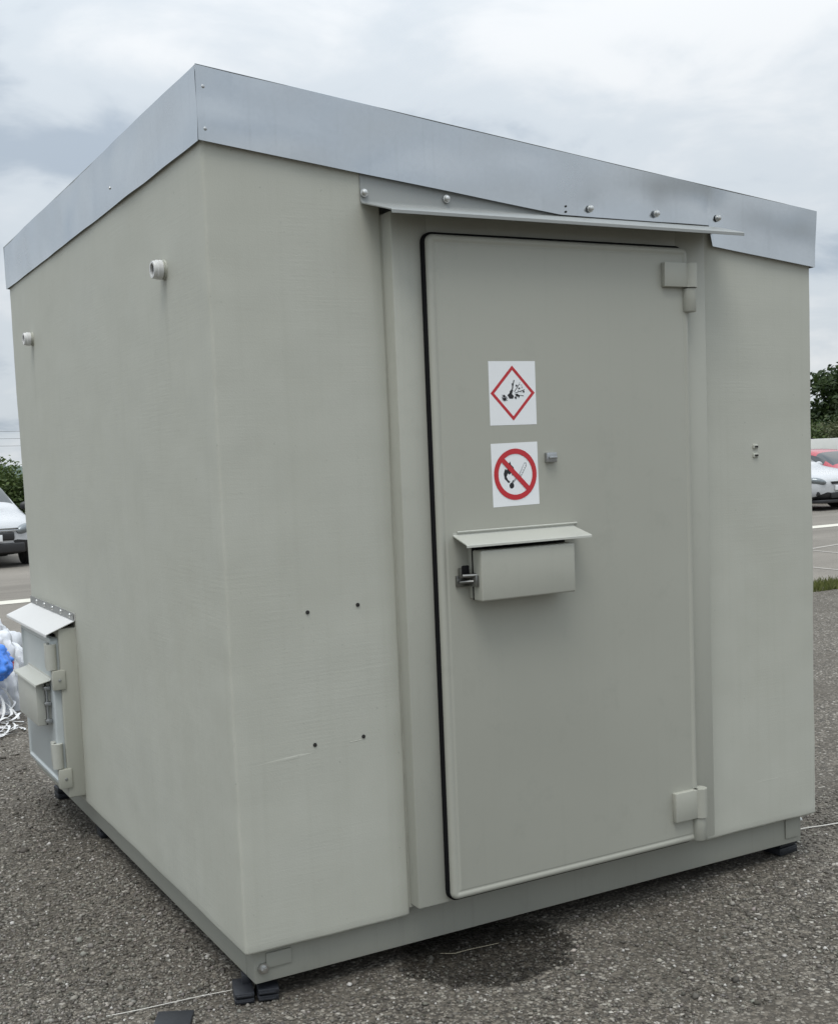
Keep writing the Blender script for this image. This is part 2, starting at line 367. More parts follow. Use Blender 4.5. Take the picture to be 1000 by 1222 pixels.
# faint ridges where filler was smeared over the laminate joints
for x0, x1, z0, z1, hh, pr in ((.012, .250, .716, .730, .0075, .0001), (.36, .41, .742, .744, .003, .0004), (1.92, 2.22, .338, .344, .003, .0004)):
    n = 24; vs = []; fs = []
    for i in range(n+1):
        t = i/n; x = x0+(x1-x0)*t; z = z0+(z1-z0)*t+.0012*noise.noise(Vector((x*20, z0, 3))); e = min(1, 6*t*(1-t)+.02); h = hh*e*(0.8+0.5*noise.noise(Vector((x*30, z, 1))))
        y0 = .0018
        vs += [(x, y0, z-h*1.6), (x, -pr*e*(.7+.5*noise.noise(Vector((x*40, 1, z)))), z+h*.1), (x, y0, z+h)]
    for i in range(n):
        a = 3*i; fs += [(a, a+3, a+4, a+1), (a+1, a+4, a+5, a+2)]
    obj('filler_ridge', (vs, [], fs), WALL, ROOT, 80)

# ---- roof with folded steel fascia
FT, FB = .192, 0.0
roof = obj('roof', prism(bmesh.new(), [(-.008, roofz(-.008, .178)), (W+.001, roofz(W+.001, .178)), (W+.001, roofz(W+.001, .172)), (-.008, roofz(-.008, .172))], 1, -.010, D+.006), GALVD, ROOT)
def fascia(p0, p1, zb0, zb1, zt0, zt1, nrm, name='fascia', cut=None, nu=70, nv=9, amp=.0024, seed=0):
    """sheet between two plan points; nrm is its outward direction"""
    p0, p1, nrm = Vector(p0), Vector(p1), Vector(nrm); vs = []; fs = []
    for i in range(nu+1):
        t = i/nu; p = p0.lerp(p1, t); zb = zb0+(zb1-zb0)*t; zt = zt0+(zt1-zt0)*t
        zb = cut(p.x, zb) if cut else zb
        for j in range(nv+1):
            s = j/nv; z = zb+(zt-zb)*s
            e = (noise.noise(Vector((p.x*2.2, p.y*2.2+seed, z*4)))*amp*2.2 + noise.noise(Vector((p.x*5, p.y*5+seed, z*9)))*amp)
            if cut:
                tt = min(1, max(0, (p.x-1.25)/.95)); e += .007*tt*tt*(3-2*tt)*s + .004*s
                for dx, dz, r, a in ((1.19, 2.35, .13, .0045), (1.45, 2.36, .16, -.003), (1.30, 2.342, .05, -.0025), (1.57, 2.339, .05, -.0025), (1.83, 2.337, .05, -.0025)):
                    e += a*math.exp(-((p.x-dx)**2+(z-dz)**2)/(r*r))
            q = p + nrm*e; vs.append((q.x, q.y, z))
    for i in range(nu):
        for j in range(nv):
            a = i*(nv+1)+j; fs.append((a, a+nv+1, a+nv+2, a+1))
    o = obj(name, (vs, [], fs), GALV, ROOT, 50)
    md = o.modifiers.new('thickness', 'SOLIDIFY'); md.thickness = .0016; md.offset = 0; es = o.modifiers.new('crisp', 'EDGE_SPLIT'); es.split_angle = R(40)
    return o
def cutf(x, zb): return max(zb, 2.3175) if 1.16 < x < 1.805 else zb
FY, FX = -.015, -.011
f1 = fascia((FX, FY, 0), (W+.004, FY, 0), roofz(FX, -.008), roofz(W, -.008), roofz(FX, .188), roofz(W, .188), (0, -1, 0), cut=cutf, nu=180)
f2 = fascia((FX+.0015, FY+.003, 0), (FX+.0015, D+.012, 0), roofz(0, -.008), roofz(0, -.008), roofz(0, .188), roofz(0, .188), (-1, 0, 0), seed=5)
f3 = fascia((W+.003, FY+.003, 0), (W+.003, D+.012, 0), roofz(W, -.008), roofz(W, -.008), roofz(W, .188), roofz(W, .188), (1, 0, 0), seed=8)
f4 = fascia((FX, D+.010, 0), (W+.004, D+.010, 0), roofz(FX, -.008), roofz(W, -.008), roofz(FX, .188), roofz(W, .188), (0, 1, 0), seed=11)
# folded top edge of the fascia
def rim(pts, r, parent): return obj('folded_edge', tube(bmesh.new(), pts, r, 6), GALV, parent)
rim([(x, FY-.004-.007*(lambda t: t*t*(3-2*t))(min(1, max(0, (x-1.25)/.95))), roofz(x, .188)) for x in np.linspace(FX, W+.004, 30)], .0013, f1)
rim([(FX+.002, FY, roofz(0, .188)), (FX+.002, D+.012, roofz(0, .188))], .0013, f2)
for (x, z) in ((.003, 2.588), (.003, 2.478)):
    obj('rivet', lathe_x(bmesh.new(), [(0, .006), (.002, .0055), (.0035, .003)], (x+.006, FY-.0005, z), 10, 1), GALVD, f1)
obj('rivet', lathe_x(bmesh.new(), [(0, .005), (.002, .0045), (.003, .0025)], (FX, .866, 2.512), 10, 0), STEEL, f2)
for z in (2.344, 2.327): obj('rivet_hole', lathe_x(bmesh.new(), [(0, .0035), (.002, .003)], (1.197, FY-.0035, z), 8, 1), HOLE, f1)

# ---- rain hood over the door
HX0, HX1 = .475, 1.845
def hood(name, prof, x0, x1, mat, parent, axis=0, taper=0.0, th=.0032, taper1=0.0):
    """bent sheet: prof = (out, z) points, swept along axis; out is towards -y or -x"""
    nrm = []
    for i in range(len(prof)):
        a = Vector(prof[max(i-1, 0)]); b = Vector(prof[min(i+1, len(prof)-1)]); t = (b-a).normalized(); nrm.append(Vector((t.y, -t.x)))
    poly = [Vector(p) for p in prof] + [Vector(prof[i]) + nrm[i]*th for i in reversed(range(len(prof)))]
    bm = bmesh.new(); pts = []
    for e, xx in ((0, x0), (1, x1)):
        row = []
        for p in poly:
            x = xx + (taper*p.x/.13 if e == 0 else taper1*p.x/.13)
            row.append(bm.verts.new((x, -p.x, p.y) if axis == 0 else (-p.x, x, p.y)))
        pts.append(row)
    n = len(poly)
    for i in range(n): bm.faces.new((pts[0][i], pts[0][(i+1) % n], pts[1][(i+1) % n], pts[1][i]))
    m = len(prof)
    for e in (0, 1):
        for i in range(m-1): bm.faces.new((pts[e][i], pts[e][i+1], pts[e][n-2-i], pts[e][n-1-i]))
    return obj(name, bm, mat, parent, 30)
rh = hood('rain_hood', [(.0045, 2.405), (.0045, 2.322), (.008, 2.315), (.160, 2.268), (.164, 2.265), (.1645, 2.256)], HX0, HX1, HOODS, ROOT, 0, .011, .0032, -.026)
for x in (.486, .763, 1.293, 1.567, 1.837):
    y = -.007 if x < 1 else FY-.003
    s = obj('hood_screw', lathe_x(bmesh.new(), [(0, .012), (.0025, .012), (.003, .0085), (.010, .008), (.012, .005)], (x, y, 2.342), 12, 1), STEEL, rh)

# ---- door frame
bm = bmesh.new(); FZ0, FZ1 = .205, 2.288
bbox(bm, (XA-.016, .004, FZ0-.01), (.64, .09, FZ1-.004)); bbox(bm, (1.64, .0045, FZ0-.01), (XB+.016, .09, FZ1-.004))
bbox(bm, (XA, -.05, FZ0), (.665, .10, FZ1), .005); bbox(bm, (1.615, -.0495, FZ0), (XB, .10, FZ1), .005); bbox(bm, (.66, -.0485, 2.195), (1.62, .10, FZ1-.002), .003); bbox(bm, (.66, -.0485, FZ0+.001), (1.62, .10, .24), .003)
obj('door_frame', bm, FRAME, ROOT, 35)
box('threshold', (.67, IN+.002, .197), (1.61, .10, .2045), BASE, ROOT)
def rrect(x0, x1, z0, z1, r, n=5):
    pts = []
    for cx, cz, a0 in ((x1-r, z0+r, -90), (x1-r, z1-r, 0), (x0+r, z1-r, 90), (x0+r, z0+r, 180)):
        for k in range(n+1):
            a = R(a0+90*k/n); pts.append((cx+r*math.cos(a), cz+r*math.sin(a)))
    return pts
def panel(name, x0, x1, z0, z1, prof, r, mat, parent, axis=1):
    """dished door leaf: prof = (inset, out) rings; out is along -axis"""
    bm = bmesh.new(); rings = []
    for ins, out in prof:
        rr = max(r-ins, .003)
        rings.append([bm.verts.new((u, -out, v) if axis == 1 else (-out, u, v)) for u, v in rrect(x0+ins, x1-ins, z0+ins, z1-ins, rr)])
    n = len(rings[0])
    for i in range(len(rings)-1):
        for k in range(n): bm.faces.new((rings[i][k], rings[i][(k+1) % n], rings[i+1][(k+1) % n], rings[i+1][k]))
    bm.faces.new(rings[-1]); bm.faces.new(rings[0][::-1])
    return obj(name, bm, mat, parent, 45)
DX0, DX1, DZ0, DZ1 = .645, 1.637, .220, 2.222
YF = .085
panel('door_gasket', DX0-.005, DX1-.004, DZ0-.007, DZ1+.008, [(0, .045), (0, .066), (.004, .070)], .03, RUBBER, ROOT)
door = panel('door', DX0, DX1, DZ0, DZ1, [(.0, .0695), (0, .076), (.0015, .0805), (.005, .0845), (.010, .0862), (.016, .0862), (.0195, .0846), (.022, .0836), (.026, .0836), (.028, .0846), (.030, .085)], .022, DOOR, ROOT)
def sub(name, bm, mat, parent, smooth=40): return obj(name, bm, mat, parent, smooth)
# door hinges: leaf with curled knuckle over a separate lower barrel
def hinge(zt, zm, zb):
    bm = bmesh.new(); bbox(bm, (1.522, -.103, zm), (1.628, -.083, zt), .0025, 2)
    tube(bm, [(1.638, -.088, zm), (1.638, -.088, zt)], .0265, 18)
    h = obj('hinge', bm, DOOR, door)
    bm = bmesh.new(); tube(bm, [(1.638, -.084, zb), (1.638, -.084, zb+.003), (1.638, -.084, zm-.003), (1.638, -.084, zm-.0015)], [.022, .0245, .0245, .022], 18)
    bbox(bm, (1.640, -.075, zb+.004), (1.672, -.046, zm-.006), .003)
    obj('hinge_barrel', bm, FRAME, ROOT)
hinge(2.170, 2.092, 2.014); hinge(.404, .304, .222)
# small latch eye on the door
bm = bmesh.new(); bbox(bm, (1.036, -.100, 1.541), (1.075, -.084, 1.572), .003); bbox(bm, (1.042, -.106, 1.552), (1.072, -.098, 1.560), .002)
obj('catch_plate', bm, GALVD, door)
# lock box with its own little hood
lb = empty('lock_box', (0, 0, 0), None, None); lb.parent = ROOT
bm = bmesh.new(); bbox(bm, (.744, -.110, 1.145), (1.078, -.084, 1.300), .003); obj('box_rear', bm, DOOR, lb)
box('box_seal', (.741, -.1165, 1.142), (1.081, -.1101, 1.302), RUBBER, lb)
bm = bmesh.new(); bbox(bm, (.739, -.166, 1.140), (1.083, -.1166, 1.292), .006, 3); obj('box_lid', bm, DOOR, lb)
hood('box_hood', [(.0855, 1.345), (.0855, 1.339), (.088, 1.336), (.172, 1.314), (.175, 1.311), (.1755, 1.305)], .702, 1.142, HOODM, lb, 0, -.012)
obj('weld_bead', tube(bmesh.new(), [(.708, -.0865, 1.346), (1.152, -.0865, 1.346)], .0035, 6), HOODM, lb)
DL = Vector((-.026, 0, .004)); bm = bmesh.new()                       # draw latch
bbox(bm, (.722, -.094, 1.178), (.770, -.085, 1.212), .002); bbox(bm, (.727, -.112, 1.205), (.748, -.093, 1.236), .003)
tube(bm, [(.728, -.118, 1.213), (.790, -.146, 1.213)], .0065, 8); bbox(bm, (.754, -.150, 1.180), (.7675, -.118, 1.214), .002)
tube(bm, [(.730, -.099, 1.192), (.744, -.128, 1.196), (.766, -.138, 1.196)], .0045, 8)
obj('draw_latch', bm, LATCHM, lb, loc=DL)
obj('latch_grip', bbox(bmesh.new(), (.728, -.124, 1.216), (.750, -.112, 1.244), .003), RUBBER, lb, loc=DL)
for z in (1.268, 1.176):
    bm = bmesh.new(); tube(bm, [(1.086, -.112, z-.014), (1.086, -.112, z+.014)], .0055, 8); bbox(bm, (1.084, -.100, z-.008), (1.112, -.085, z+.004), .002)
    obj('hinge_pin', bm, GALVD, lb)
obj('hinge_rod', tube(bmesh.new(), [(1.087, -.112, 1.16), (1.087, -.112, 1.285)], .0028, 6), GALVD, lb)

# ---- stickers (flat print in thin layers)
def sticker(name, x0, z0, wd, ht, rot, layers, label):
    bm = bmesh.new(); ca, sa = math.cos(rot), math.sin(rot)
    def T(u, v, k):
        x = u*ca - v*sa; z = u*sa + v*ca; return (x0+x, -.0851-.00035*k, z0+z)
    def poly(pts, k, mi):
        f = bm.faces.new([bm.verts.new(T(u, v, k)) for u, v in pts]); f.material_index = mi
    def ring(outer, inner, k, mi):
        n = len(outer); a = [bm.verts.new(T(*p, k)) for p in outer]; b = [bm.verts.new(T(*p, k)) for p in inner]
        for i in range(n): bm.faces.new((a[i], a[(i+1) % n], b[(i+1) % n], b[i])).material_index = mi
    bbx = [(-wd/2, -ht/2), (wd/2, -ht/2), (wd/2, ht/2), (-wd/2, ht/2)]
    poly(bbx, 1, 0); layers(poly, ring)
    me = bpy.data.meshes.new(name); 
    for f in bm.faces:
        f.normal_update()
        if f.normal.y > 0: f.normal_flip()
    bm.to_mesh(me); bm.free()
    for mm in (VINYL, RED, BLACK, GREYP): me.materials.append(mm)
    o = bpy.data.objects.new(name, me); COL.objects.link(o); o.parent = door; o['label'] = label
def blob(cx, cz, r, n=14, jag=0.0, sx=1, sz=1, a0=0):
    return [(cx+r*sx*(1+random.uniform(-jag, jag))*math.cos(2*math.pi*i/n+a0), cz+r*sz*(1+random.uniform(-jag, jag))*math.sin(2*math.pi*i/n+a0)) for i in range(n)]
def bar(a, b, t):
    a, b = Vector(a), Vector(b); d = (b-a).normalized(); nn = Vector((-d.y, d.x))*t/2
    return [tuple(a-nn), tuple(b-nn), tuple(b+nn), tuple(a+nn)]
def bomb(poly, ring):
    h = .0835; t = .0135
    ring([(0, -h), (h*.97, 0), (0, h), (-h*.97, 0)], [(0, -h+t), ((h-t)*.97, 0), (0, h-t), (-(h-t)*.97, 0)], 2, 1)
    poly([(-.020, -.006), (-.012, -.017), (.000, -.017), (.004, -.009), (-.003, -.003), (-.001, .004), (-.009, .008), (-.012, .000)], 2, 2)
    poly([(-.012, .004), (-.004, .012), (.002, .008), (-.003, .002)], 3, 2)
    poly(bar((-.002, .010), (.006, .040), .0035), 2, 2); poly(bar((.001, .016), (-.002, .030), .003), 3, 2)
    poly(bar((.006, .004), (.026, .028), .0022), 2, 2); poly(bar((.008, .000), (.044, .010), .002), 2, 2); poly(bar((.008, -.004), (.040, -.009), .002), 2, 2)
    for cx, cz, r in ((.014, .022, .004), (.024, .014, .0035), (.034, .017, .003), (.020, .006, .003), (.030, .004, .0025), (.040, .004, .0035), (.015, -.006, .005), (.022, -.010, .004), (.010, -.014, .004), (.033, .024, .002), (.027, .032, .0015)):
        poly(blob(cx, cz, r, 5, .35, a0=random.random()*3), 3, 2 if r > .003 else 3)
    for k in range(9): poly(blob(-.026-.003*(k % 4)-.002*random.random(), -.010-.006*(k//4)+random.uniform(-.003, .003), .0042, 6, .3), 3, 3)
    for a in ((-.040, -.014, -.020, -.022), (-.040, -.005, -.022, -.012), (-.034, -.024, -.020, -.014)): poly(bar(a[:2], a[2:], .0016), 4, 2)
def nofire(poly, ring):
    R1, R2 = .0785, .0625; n = 48
    c = [(math.cos(2*math.pi*i/n), math.sin(2*math.pi*i/n)) for i in range(n)]
    ring([(a*R1, b*R1) for a, b in c], [(a*R2, b*R2) for a, b in c], 4, 1)
    # flame: black with a white tongue
    poly([(-.026, -.026), (-.040, -.012), (-.043, .004), (-.037, .018), (-.030, .014), (-.026, .030), (-.018, .040), (-.015, .030), (-.006, .022), (-.003, .010), (-.006, .000), (-.012, -.004), (-.014, .006), (-.022, .000), (-.028, .004), (-.033, -.006), (-.028, -.016), (-.020, -.022)], 2, 2)
    poly(blob(-.015, -.034, .0085, 12, .05, sz=1.1), 2, 2)
    poly(bar((-.012, -.026), (.006, -.008), .006), 2, 3); poly(bar((-.016, -.028), (-.008, -.018), .003), 3, 2)
    poly([(.012, -.002), (.020, -.010), (.042, .024), (.042, .034), (.034, .034)], 2, 3)
    poly([(.0155, -.002), (.020, -.006), (.039, .024), (.039, .031), (.034, .031)], 3, 0)
    for k in range(5): poly(bar((.018+.0045*k, -.001+.0068*k), (.023+.0045*k, -.003+.0068*k), .0016), 4, 3)
    q = R2+.004; poly(bar((-q*.70, q*.70), (q*.70, -q*.70), .0155), 5, 1)
SX = .840+.0855
sticker('hazard_sticker', SX, 1.757, .171, .193, R(0), bomb, 'white sticker with black exploding bomb in a red diamond')
sticker('hazard_sticker', SX, 1.5100, .171, .193, R(.6), nofire, 'white sticker with struck-out match and flame in a red ring')

# ---- threaded pipe stubs on the side wall
for y in (.372, 2.283):
    st = obj('pipe_stub', lathe_x(bmesh.new(), [(-.002, .030), (.004, .030), (.006, .024), (.012, .024)], (0, y, 2.166), 20, 0), WALL, ROOT)
    bm = bmesh.new()
    lathe_x(bm, [(.010, .026), (.0105, .029), (.026, .029), (.028, .0265), (.036, .0265), (.039, .025), (.039, .019), (.028, .019)], (0, y, 2.166), 6*3, 0)
    obj('threaded_socket', bm, HOODL, st, 30)
    obj('socket_bore', lathe_x(bmesh.new(), [(.0295, .0185), (.0305, .0185)], (0, y, 2.166), 16, 0), HOLE, st)

# ---- side hatch at the far end of the side wall
hy0, hy1 = 1.835, 2.50
hr = empty('side_hatch', (0, 0, 0), None, None); hr.parent = ROOT
box('hatch_frame', (-.072, hy0, .205), (.004, hy1, .925), FRAME, hr, .006, 3)
panel('hatch_gasket', hy0+.050, hy1-.012, .248, .895, [(0, .070), (0, .084), (.003, .086)], .03, RUBBER, hr, 0)
panel('hatch_leaf', hy0+.020, hy1-.020, .256, .887, [(0, .0715), (0, .097), (.004, .1015), (.012, .1035), (.020, .1035), (.025, .097), (.032, .096), (.036, .0985)], .025, LEAFSKY, hr, 0)
hh = hood('hatch_hood', [(.0045, .985), (.0045, .958), (.006, .954), (.124, .908), (.126, .905), (.1265, .896)], hy0-.01, 2.685, HOODL, hr, 1)
box('hood_flange', (-.0095, hy0-.012, .957), (-.0078, 2.687, .988), GALVD, hh)
for k in range(5):
    obj('rivet', lathe_x(bmesh.new(), [(0, .011), (.002, .0105), (.006, .005)], (-.0097, hy0+.045+k*.165, .972), 10, 0), STEEL, hh)
for z0, z1 in ((.755, .862), (.335, .440)):
    bm = bmesh.new(); tube(bm, [(-.104, hy0+.020, z0), (-.104, hy0+.020, z1)], .023, 16); bbox(bm, (-.118, hy0+.024, z0), (-.098, hy0+.085, z1), .003)
    obj('hatch_hinge', bm, HOODM, hr)
    bm = bmesh.new(); bbox(bm, (-.108, hy0-.007, z0-.085), (-.055, hy0+.026, z0-.003), .003)
    hb = obj('hinge_plate', bm, FRAME, hr)
    obj('plate_bolt', lathe_x(bmesh.new(), [(0, .007), (.003, .006), (.004, .003)], (-.080, hy0-.0065, z0-.045), 8, 1), GALVD, hb)
hood('lock_hood', [(.100, .715), (.1005, .708), (.104, .704), (.165, .690), (.167, .687), (.1675, .680)], 1.90, 2.37, HOODM, hr, 1)
box('lock_cover', (-.158, 1.945, .505), (-.120, 2.335, .684), HOODM, hr, .004)
box('lock_seal', (-.1195, 1.943, .507), (-.116, 2.337, .686), RUBBER, hr)
box('lock_rear', (-.1155, 1.945, .509), (-.097, 2.335, .684), HOODM, hr, .002)
bm = bmesh.new(); tube(bm, [(-.116, 1.938, .520), (-.116, 1.938, .672)], .005, 8)
for z in (.525, .60, .667): bbox(bm, (-.128, 1.922, z-.008), (-.100, 1.944, z+.008), .002)
obj('hinge_rod', bm, GALVD, hr)

# ------------------------------------------------------------------ supports under the shelter
def shim(name, c, sx, sy, sz, rz, label, layers=2, group='plastic shims under the shelter', top=0.0):
    bm = bmesh.new(); h = sz/layers
    if top: bbox(bm, (.0, .01, sz-.002), (sx/2-.004, sy/2-.006, top), .002)
    for i in range(layers):
        ox = random.uniform(-.006, .006); b2 = bmesh.new()
        bbox(bm, (-sx/2+ox, -sy/2+ox, i*h+.0008), (sx/2+ox, sy/2+ox, (i+1)*h-.0012), .003)
        bbox(bm, (-sx/2+.006, -sy/2-.0035, i*h+h*.35), (sx/2-.006, -sy/2+.012, i*h+h*.65), .001)
    o = obj(name, bm, SHIM, None, 30, c); o.rotation_euler.z = rz
    return tag(o, label, 'shim', group)
shim('plastic_shim', (.026, .112, .002), .058, .11, .034, R(-16), 'black plastic shim stack under the near corner, on the left', 2, top=.0585)
shim('plastic_shim', (.091, .096, .002), .062, .12, .038, R(-16), 'black plastic shim stack under the near corner, on the right', 2, top=.0585)
shim('plastic_shim', (2.235, .125, .002), .10, .09, .0585, R(5), 'black plastic shim under the far right corner of the front')
shim('plastic_shim', (.075, 2.600, .002), .09, .07, .0585, R(3), 'black plastic shim under the rear end of the side beam')
shim('plastic_shim', (.085, 1.880, .002), .07, .07, .0585, R(0), 'black plastic shim midway under the side beam')
shim('plastic_shim', (-.205, .062, .002), .105, .10, .016, R(-27), 'loose dark plastic shim lying on the ground beside the near corner', 1, None)
STALK = plain('dry_stalk', (0.30, 0.27, 0.20), 0.8)
STRING = plain('pale_string', (0.62, 0.60, 0.55), 0.8)
def cord(name, pts, r, mat, label, cat, group=None):
    ps = [Vector(p) for p in pts]; q = []
    for i in range(len(ps)-1):
        for k in range(8):
            t = k/8; p = ps[i].lerp(ps[i+1], t); q.append(p + Vector((noise.noise(p*9), noise.noise(p*9+Vector((5, 0, 0))), 0))*.004)
    q.append(ps[-1]); return tag(obj(name, tube(bmesh.new(), q, r, 5), mat), label, cat, group)
cord('string', [(.04, .16, .006), (-.10, .175, .007), (-.24, .190, .006), (-.36, .205, .006)], .0013, STRING, 'thin pale string on the ground left of the near corner', 'string')
cord('string', [(2.24, .22, .03), (2.36, .262, .008), (2.52, .245, .007), (2.75, .20, .006)], .0026, STRING, 'pale string on the ground past the right end of the front', 'string')
cord('straw', [(.66, .035, .007), (.70, .005, .009), (.77, .005, .009), (.86, .0, .007)], .0009, STALK, 'pale dry stalk lying on the wet patch', 'straw')

# loose stones bedded in the surface
def stones(n, name, label):
    base = np.array([(1, 0, 0), (-1, 0, 0), (0, 1, 0), (0, -1, 0), (0, 0, 1), (0, 0, -1)], float)
    tri = np.array([(0, 2, 4), (2, 1, 4), (1, 3, 4), (3, 0, 4), (2, 0, 5), (1, 2, 5), (3, 1, 5), (0, 3, 5)])
    P = []
    while len(P) < n:
        if random.random() < .62: x, y = random.uniform(-1.3, .06), random.triangular(-.2, 5.2, .2)
        else: x, y = random.uniform(.0, 3.6), random.uniform(-.75, .55)
        if .04 < x < W-.04 and y > .05: continue
        P.append((x, y))
    P = np.array(P); s = rng.lognormal(math.log(.0044), .42, n); ph = rng.uniform(0, 6.28, n)
    asp = rng.uniform(.6, 1.0, (n, 1)); V = base[None]*np.stack([s, s*asp[:, 0], s*rng.uniform(.4, .8, n)], 1)[:, None, :]
    V = V*rng.uniform(.75, 1.25, V.shape)
    tx = rng.normal(0, .35, n); c, sn = np.cos(tx), np.sin(tx); y = V[..., 1]*c[:, None]-V[..., 2]*sn[:, None]; z = V[..., 1]*sn[:, None]+V[..., 2]*c[:, None]
    c, sn = np.cos(ph), np.sin(ph); x = V[..., 0]*c[:, None]-y*sn[:, None]; y2 = V[..., 0]*sn[:, None]+y*c[:, None]
    V = np.stack([x+P[:, :1], y2+P[:, 1:], z+s[:, None]*.25], -1).reshape(-1, 3)
    F = (tri[None]+6*np.arange(n)[:, None, None]).reshape(-1, 3)
    me = bpy.data.meshes.new(name); me.vertices.add(len(V)); me.vertices.foreach_set('co', V.ravel())
    me.loops.add(F.size); me.loops.foreach_set('vertex_index', F.ravel().astype(np.int32)); me.polygons.add(len(F)); me.polygons.foreach_set('loop_start', np.arange(0, F.size, 3, dtype=np.int32))
    me.update(); me.validate()
    col = me.color_attributes.new('Col', 'FLOAT_COLOR', 'POINT')
    t = rng.beta(1.2, 3.6, n); lo, hi = np.array([.075, .068, .057]), np.array([.46, .43, .38]); C = lo+(hi-lo)*t[:, None]
    C *= (1+rng.normal(0, .02, (n, 3))); wh = rng.random(n) < .02; C[wh] = np.array([.50, .48, .45])
    # the wet patch darkens the stones lying in it, too
    d = np.hypot((P[:, 0]-.80)/.30, (P[:, 1]+.02)/.25) + rng.normal(0, .07, n); C[d < .95] *= .34
    C4 = np.concatenate([np.clip(C*.92, 0.01, .7), np.ones((n, 1))], 1); col.data.foreach_set('color', np.repeat(C4, 6, 0).ravel())
    me.materials.append(attr_mat('loose_stone')); o = bpy.data.objects.new(name, me); COL.objects.link(o)
    return tag(o, label, 'gravel', kind='stuff')
stones(52000, 'gravel', 'small loose stones bedded in the dark asphalt')

# ------------------------------------------------------------------ grass strip
LEAFG = leaf_mat('grass_blades', [(.075, .090, .024), (.125, .145, .035), (.20, .20, .075)])
def grass(name, x0, x1, y0, y1, n, h, label):
    vs = []; fs = []
    for i in range(n):
        x, y = random.uniform(x0, x1), random.uniform(y0, y1)
        y += .06*math.sin(x*3)+.05*noise.noise(Vector((x*2, y*2, 0)))
        a = random.uniform(0, 6.28); hh = h*random.uniform(.5, 1.3); l = random.uniform(0, .6)*hh; wv = .006
        dx, dy = math.cos(a), math.sin(a); b = len(vs)
        vs += [(x-dy*wv, y+dx*wv, -.006), (x+dy*wv, y-dx*wv, -.006), (x+dx*l*.4, y+dy*l*.4, hh*.6), (x+dx*l, y+dy*l, hh)]
        fs += [(b, b+1, b+2), (b+1, b+3, b+2)]
    return tag(obj(name, (vs, [], fs), LEAFG, smooth=0), label, 'grass', kind='stuff')
grass('grass', 7.3, 14, 5.42, 5.86, 9000, .07, 'ragged grass strip along the edge of the stony lot')

# ------------------------------------------------------------------ heap of plastic packaging behind the shelter
PLAST = plain('white_plastic_sheet', (0.62, 0.64, 0.67), 0.35, 0, .04, 8)
BLUE = plain('blue_plastic', (0.05, 0.22, 0.75), 0.28, 0, .2, 9)
REDP = plain('red_plastic', (0.55, 0.04, 0.06), 0.35)
STRAP = plain('white_strapping', (0.66, 0.66, 0.65), 0.45, 0, .04)
def lump(name, c, rad, mat, fold, label, cat, seed, sub=5, fl=0.15, group=None, freq=(1, 1, 1)):
    bm = bmesh.new(); bmesh.ops.create_icosphere(bm, subdivisions=sub, radius=1)
    for v in bm.verts:
        d = v.co.normalized(); p = Vector([d[i]*freq[i] for i in range(3)])+Vector((seed*3.1, seed*1.7, 0))
        k = 1 + .22*noise.noise(p*1.4) + fold*(abs(noise.noise(p*3.2))*1.4-.3) + fold*.45*abs(noise.noise(p*7.5)) + fold*.28*abs(noise.noise(p*16)) + fold*.10*noise.noise(p*37)
        q = Vector((d.x*rad[0], d.y*rad[1], d.z*rad[2]))*k
        if q.z < -rad[2]*fl: q.z = -rad[2]*fl + (q.z+rad[2]*fl)*.05
        v.co = q
    o = obj(name, bm, mat, None, 60, (c[0], c[1], c[2]+rad[2]*fl)); return tag(o, label, cat, group)
lump('plastic_sheet', (.02, 5.35, .004), (.44, .55, .66), PLAST, .17, 'crumpled white plastic sheeting heaped behind the side hatch', 'plastic sheet', 2, 6, .06, freq=(1.6, 1.6, .35))
lump('plastic_bag', (.03, 4.66, .27), (.20, .18, .15), BLUE, .15, 'bunched blue plastic bag on the white packaging heap', 'bag', 5, 5, .7)
lump('red_wrapper', (.215, 4.70, .31), (.028, .04, .05), REDP, .30, 'small red wrapper tucked behind the blue bag', 'wrapper', 9, 4, .8)
# flat strapping: heap of bands under the bag (a tangle nobody could count) and three long loose ends
def band(bm, pts, wd, th=.0012):
    pts = [Vector(p) for p in pts]; row = []
    for i, p in enumerate(pts):
        t = (pts[min(i+1, len(pts)-1)]-pts[max(i-1, 0)]).normalized(); s = t.cross(Vector((0, 0, 1)))
        s = (s.normalized() if s.length > 1e-4 else Vector((1, 0, 0)))
        s = (s + Vector((0, 0, .35*math.sin(i*.5+p.x*9)))).normalized()*wd/2; n = Vector((0, 0, th))
        row.append([bm.verts.new(p-s), bm.verts.new(p+s), bm.verts.new(p+s+n), bm.verts.new(p-s+n)])
    for a, b in zip(row, row[1:]):
        for k in range(4): bm.faces.new((a[k], a[(k+1) % 4], b[(k+1) % 4], b[k]))
bm = bmesh.new(); rr = random.Random(4)
for i in range(95):
    cx, cy = rr.uniform(-.28, .10), rr.uniform(4.25, 4.72); a0 = rr.uniform(0, 6.28); Lr = rr.uniform(.10, .26); hmax = max(.02, .30-.9*abs(cy-4.62)-.35*max(0, cx))
    z0 = rr.uniform(.006, hmax); pts = []
    curl = rr.uniform(1.0, 4.5); sx = rr.uniform(.5, 1)
    for k in range(18):
        t = k/17; a = a0+curl*t; pts.append((cx+Lr*math.cos(a)*sx, cy+Lr*.6*math.sin(a), max(.005, z0*(1-.7*abs(2*t-1))+.03*math.sin(a*2+i))))
    band(bm, pts, rr.uniform(.010, .018))
tag(obj('strapping_heap', bm, STRAP, None, 50), 'tangled heap of white packing straps below the blue bag', 'packing straps', kind='stuff')
